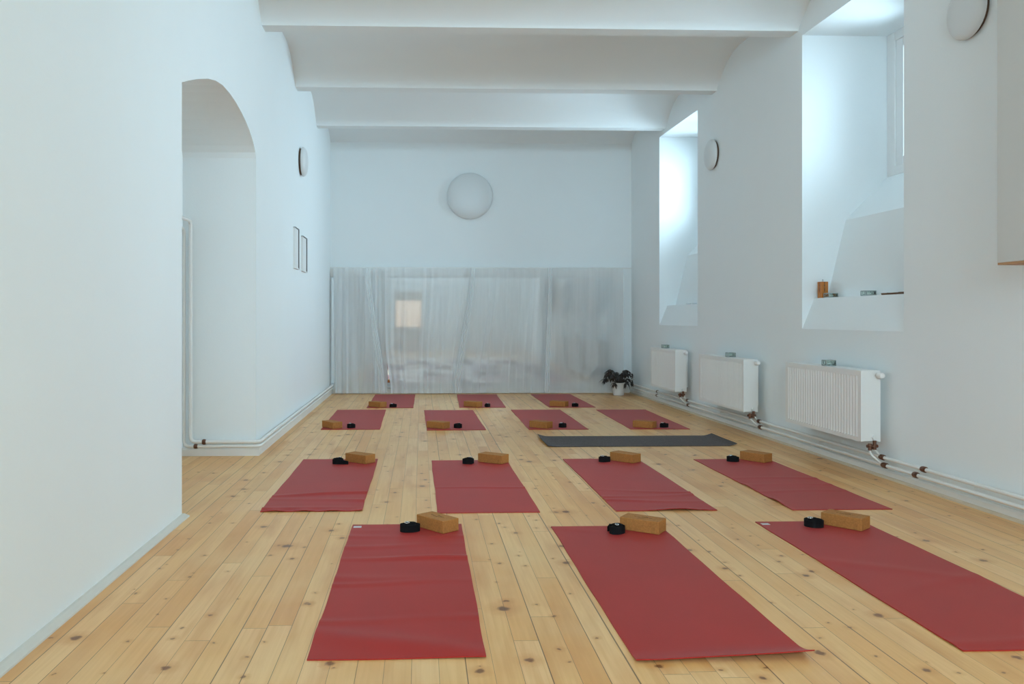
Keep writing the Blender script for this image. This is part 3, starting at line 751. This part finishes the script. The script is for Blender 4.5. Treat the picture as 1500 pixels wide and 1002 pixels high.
# ------------------------------------------------------------------ potted plant
PX, PY = 2.955, 12.42
t = thing('potted_plant', 'dark-leaved plant in a white pot in the right back corner', 'plant', (PX, PY, 0))
MB().lathe([(.072, 0), (.078, .004), (.098, .175), (.102, .178), (.102, .19), (.092, .19), (.088, .165), (.001, .165)], 36).build('pot', M_pot, t, smooth='auto')
MB().lathe([(.088, .155), (.086, .168), (.03, .176), (.001, .178)], 24).build('soil', M_soil, t, smooth='auto')
r = random.Random(11); stems = MB(); lv = MB()
def leaf(m, base, dirv, ln, wd, droop, roll):
    n = 8; side = Vector((0, 0, 1)).cross(dirv)
    side = side.normalized() if side.length > 1e-3 else Vector((1, 0, 0))
    side = Matrix.Rotation(roll, 3, dirv.normalized()) @ side
    p = Vector(base); d_ = dirv.normalized(); rows = []
    for k in range(n+1):
        s = k/n; w = wd*(math.sin(PI*min(1, s**.75*1.0))**.8)*(1-.25*s)+.0006
        up = side.cross(d_).normalized()
        rows.append((m.bm.verts.new(p-side*w+up*w*.35), m.bm.verts.new(p), m.bm.verts.new(p+side*w+up*w*.35)))
        d_ = (d_+Vector((0, 0, -droop/n))).normalized(); p = p+d_*ln/n
    for a, b_ in zip(rows, rows[1:]):
        m.bm.faces.new((a[0], a[1], b_[1], b_[0])); m.bm.faces.new((a[1], a[2], b_[2], b_[1]))
for k in range(32):
    az = k*2.4+r.uniform(-.3, .3); el = r.uniform(.12, 1.2) if k < 26 else r.uniform(1.1, 1.45)
    hl = r.uniform(.15, .24); d0 = Vector((math.cos(az)*math.cos(el), math.sin(az)*math.cos(el), math.sin(el)))
    p0 = Vector((.02*math.cos(az), .02*math.sin(az), .17)); p1 = p0+d0*hl*.6+Vector((0, 0, .02)); p2 = p0+d0*hl+Vector((math.cos(az)*.02, math.sin(az)*.02, 0))
    if p2.y > .16: p2.y = .16
    stems.tube([p0, p1, p2], [.004, .003, .002], 6)
    nl = r.choice((5, 6, 7))
    for q_ in range(nl):
        a2 = az+(q_-(nl-1)/2)*.62; e2 = r.uniform(-.35, .35)
        dv = Vector((math.cos(a2)*math.cos(e2), math.sin(a2)*math.cos(e2), math.sin(e2)))
        ln = r.uniform(.10, .15)*(1-.12*abs(q_-(nl-1)/2))
        leaf(lv, p2, dv, ln, r.uniform(.014, .020), r.uniform(1.0, 2.8), r.uniform(-.3, .3))
for v in lv.bm.verts:
    if v.co.x > .20: v.co.x = .20+(v.co.x-.20)*.2
    if v.co.y > .20: v.co.y = .20+(v.co.y-.20)*.1
stems.build('stems', M_stem, t, smooth=True)
lo = lv.build('foliage', M_leaf, t, smooth=True)
sd = lo.modifiers.new('thick', 'SOLIDIFY'); sd.thickness = .0012

# ------------------------------------------------------------------ daylight and added fill
w = bpy.data.worlds.new('sky'); SC.world = w; w.use_nodes = True
bg = w.node_tree.nodes['Background']; bg.inputs[0].default_value = (.62, .80, 1.0, 1); bg.inputs[1].default_value = 1.2
PW = [255, 235, 12, 12]
for (y0, y1), pw in zip(NICHE, PW):
    li = bpy.data.lights.new('daylight_and_fill', 'AREA'); li.shape = 'RECTANGLE'; li.size = 1.7; li.size_y = 1.6; li.energy = pw; li.spread = math.radians(110); li.color = (.60, .83, 1.0)
    o = bpy.data.objects.new('daylight_and_fill', li); COL.objects.link(o)
    yc = (y0+y1)/2; o.location = rw(1.25, yc+.12, 3.25)
    o.rotation_euler = Vector((-1, -.18 if y0 > 9 else -.40, -.22)).to_track_quat('-Z', 'Y').to_euler()

li = bpy.data.lights.new('daylight_and_fill', 'AREA'); li.shape = 'RECTANGLE'; li.size = 4.2; li.size_y = 1.4; li.energy = 200; li.spread = math.radians(100); li.color = (.60, .83, 1.0)  # fill light for the added rear window
o = bpy.data.objects.new('daylight_and_fill', li); COL.objects.link(o); o.location = (1.05, YR-.5, 3.35)
o.rotation_euler = Vector((0, 1, -.15)).to_track_quat('-Z', 'Y').to_euler()

li = bpy.data.lights.new('daylight_and_fill', 'AREA'); li.shape = 'RECTANGLE'; li.size = 2.9; li.size_y = 2.4; li.energy = 320; li.color = (.60, .83, 1.0)  # fill light outside the added left window, brightens the right wall
o = bpy.data.objects.new('daylight_and_fill', li); COL.objects.link(o); o.location = (-2.6, -1.9, 2.2)
o.rotation_euler = Vector((.75, .66, -.05)).to_track_quat('-Z', 'Y').to_euler()

# ------------------------------------------------------------------ camera
cam = bpy.data.cameras.new('camera'); co = bpy.data.objects.new('camera', cam); COL.objects.link(co); SC.camera = co
co.location = (0, 0, 1.1539); co.rotation_euler = (PI/2, 0, -.03188)
cam.sensor_width = 36; cam.lens = 1223.4/1500*36; cam.shift_x = (750-655.98)/1500; cam.shift_y = -(501-466.18)/1500; cam.clip_start = .05
SC.view_settings.view_transform = 'Standard'; SC.view_settings.look = 'None'; SC.view_settings.exposure = .02; SC.view_settings.gamma = 1
SC.view_settings.use_curve_mapping = False
cy = SC.cycles
cy.use_denoising = True
try: cy.denoiser = 'OPENIMAGEDENOISE'
except Exception: pass
cy.max_bounces = 12; cy.diffuse_bounces = 8; cy.glossy_bounces = 4; cy.transparent_max_bounces = 16; cy.sample_clamp_indirect = 8
cy.caustics_reflective = False; cy.caustics_refractive = False
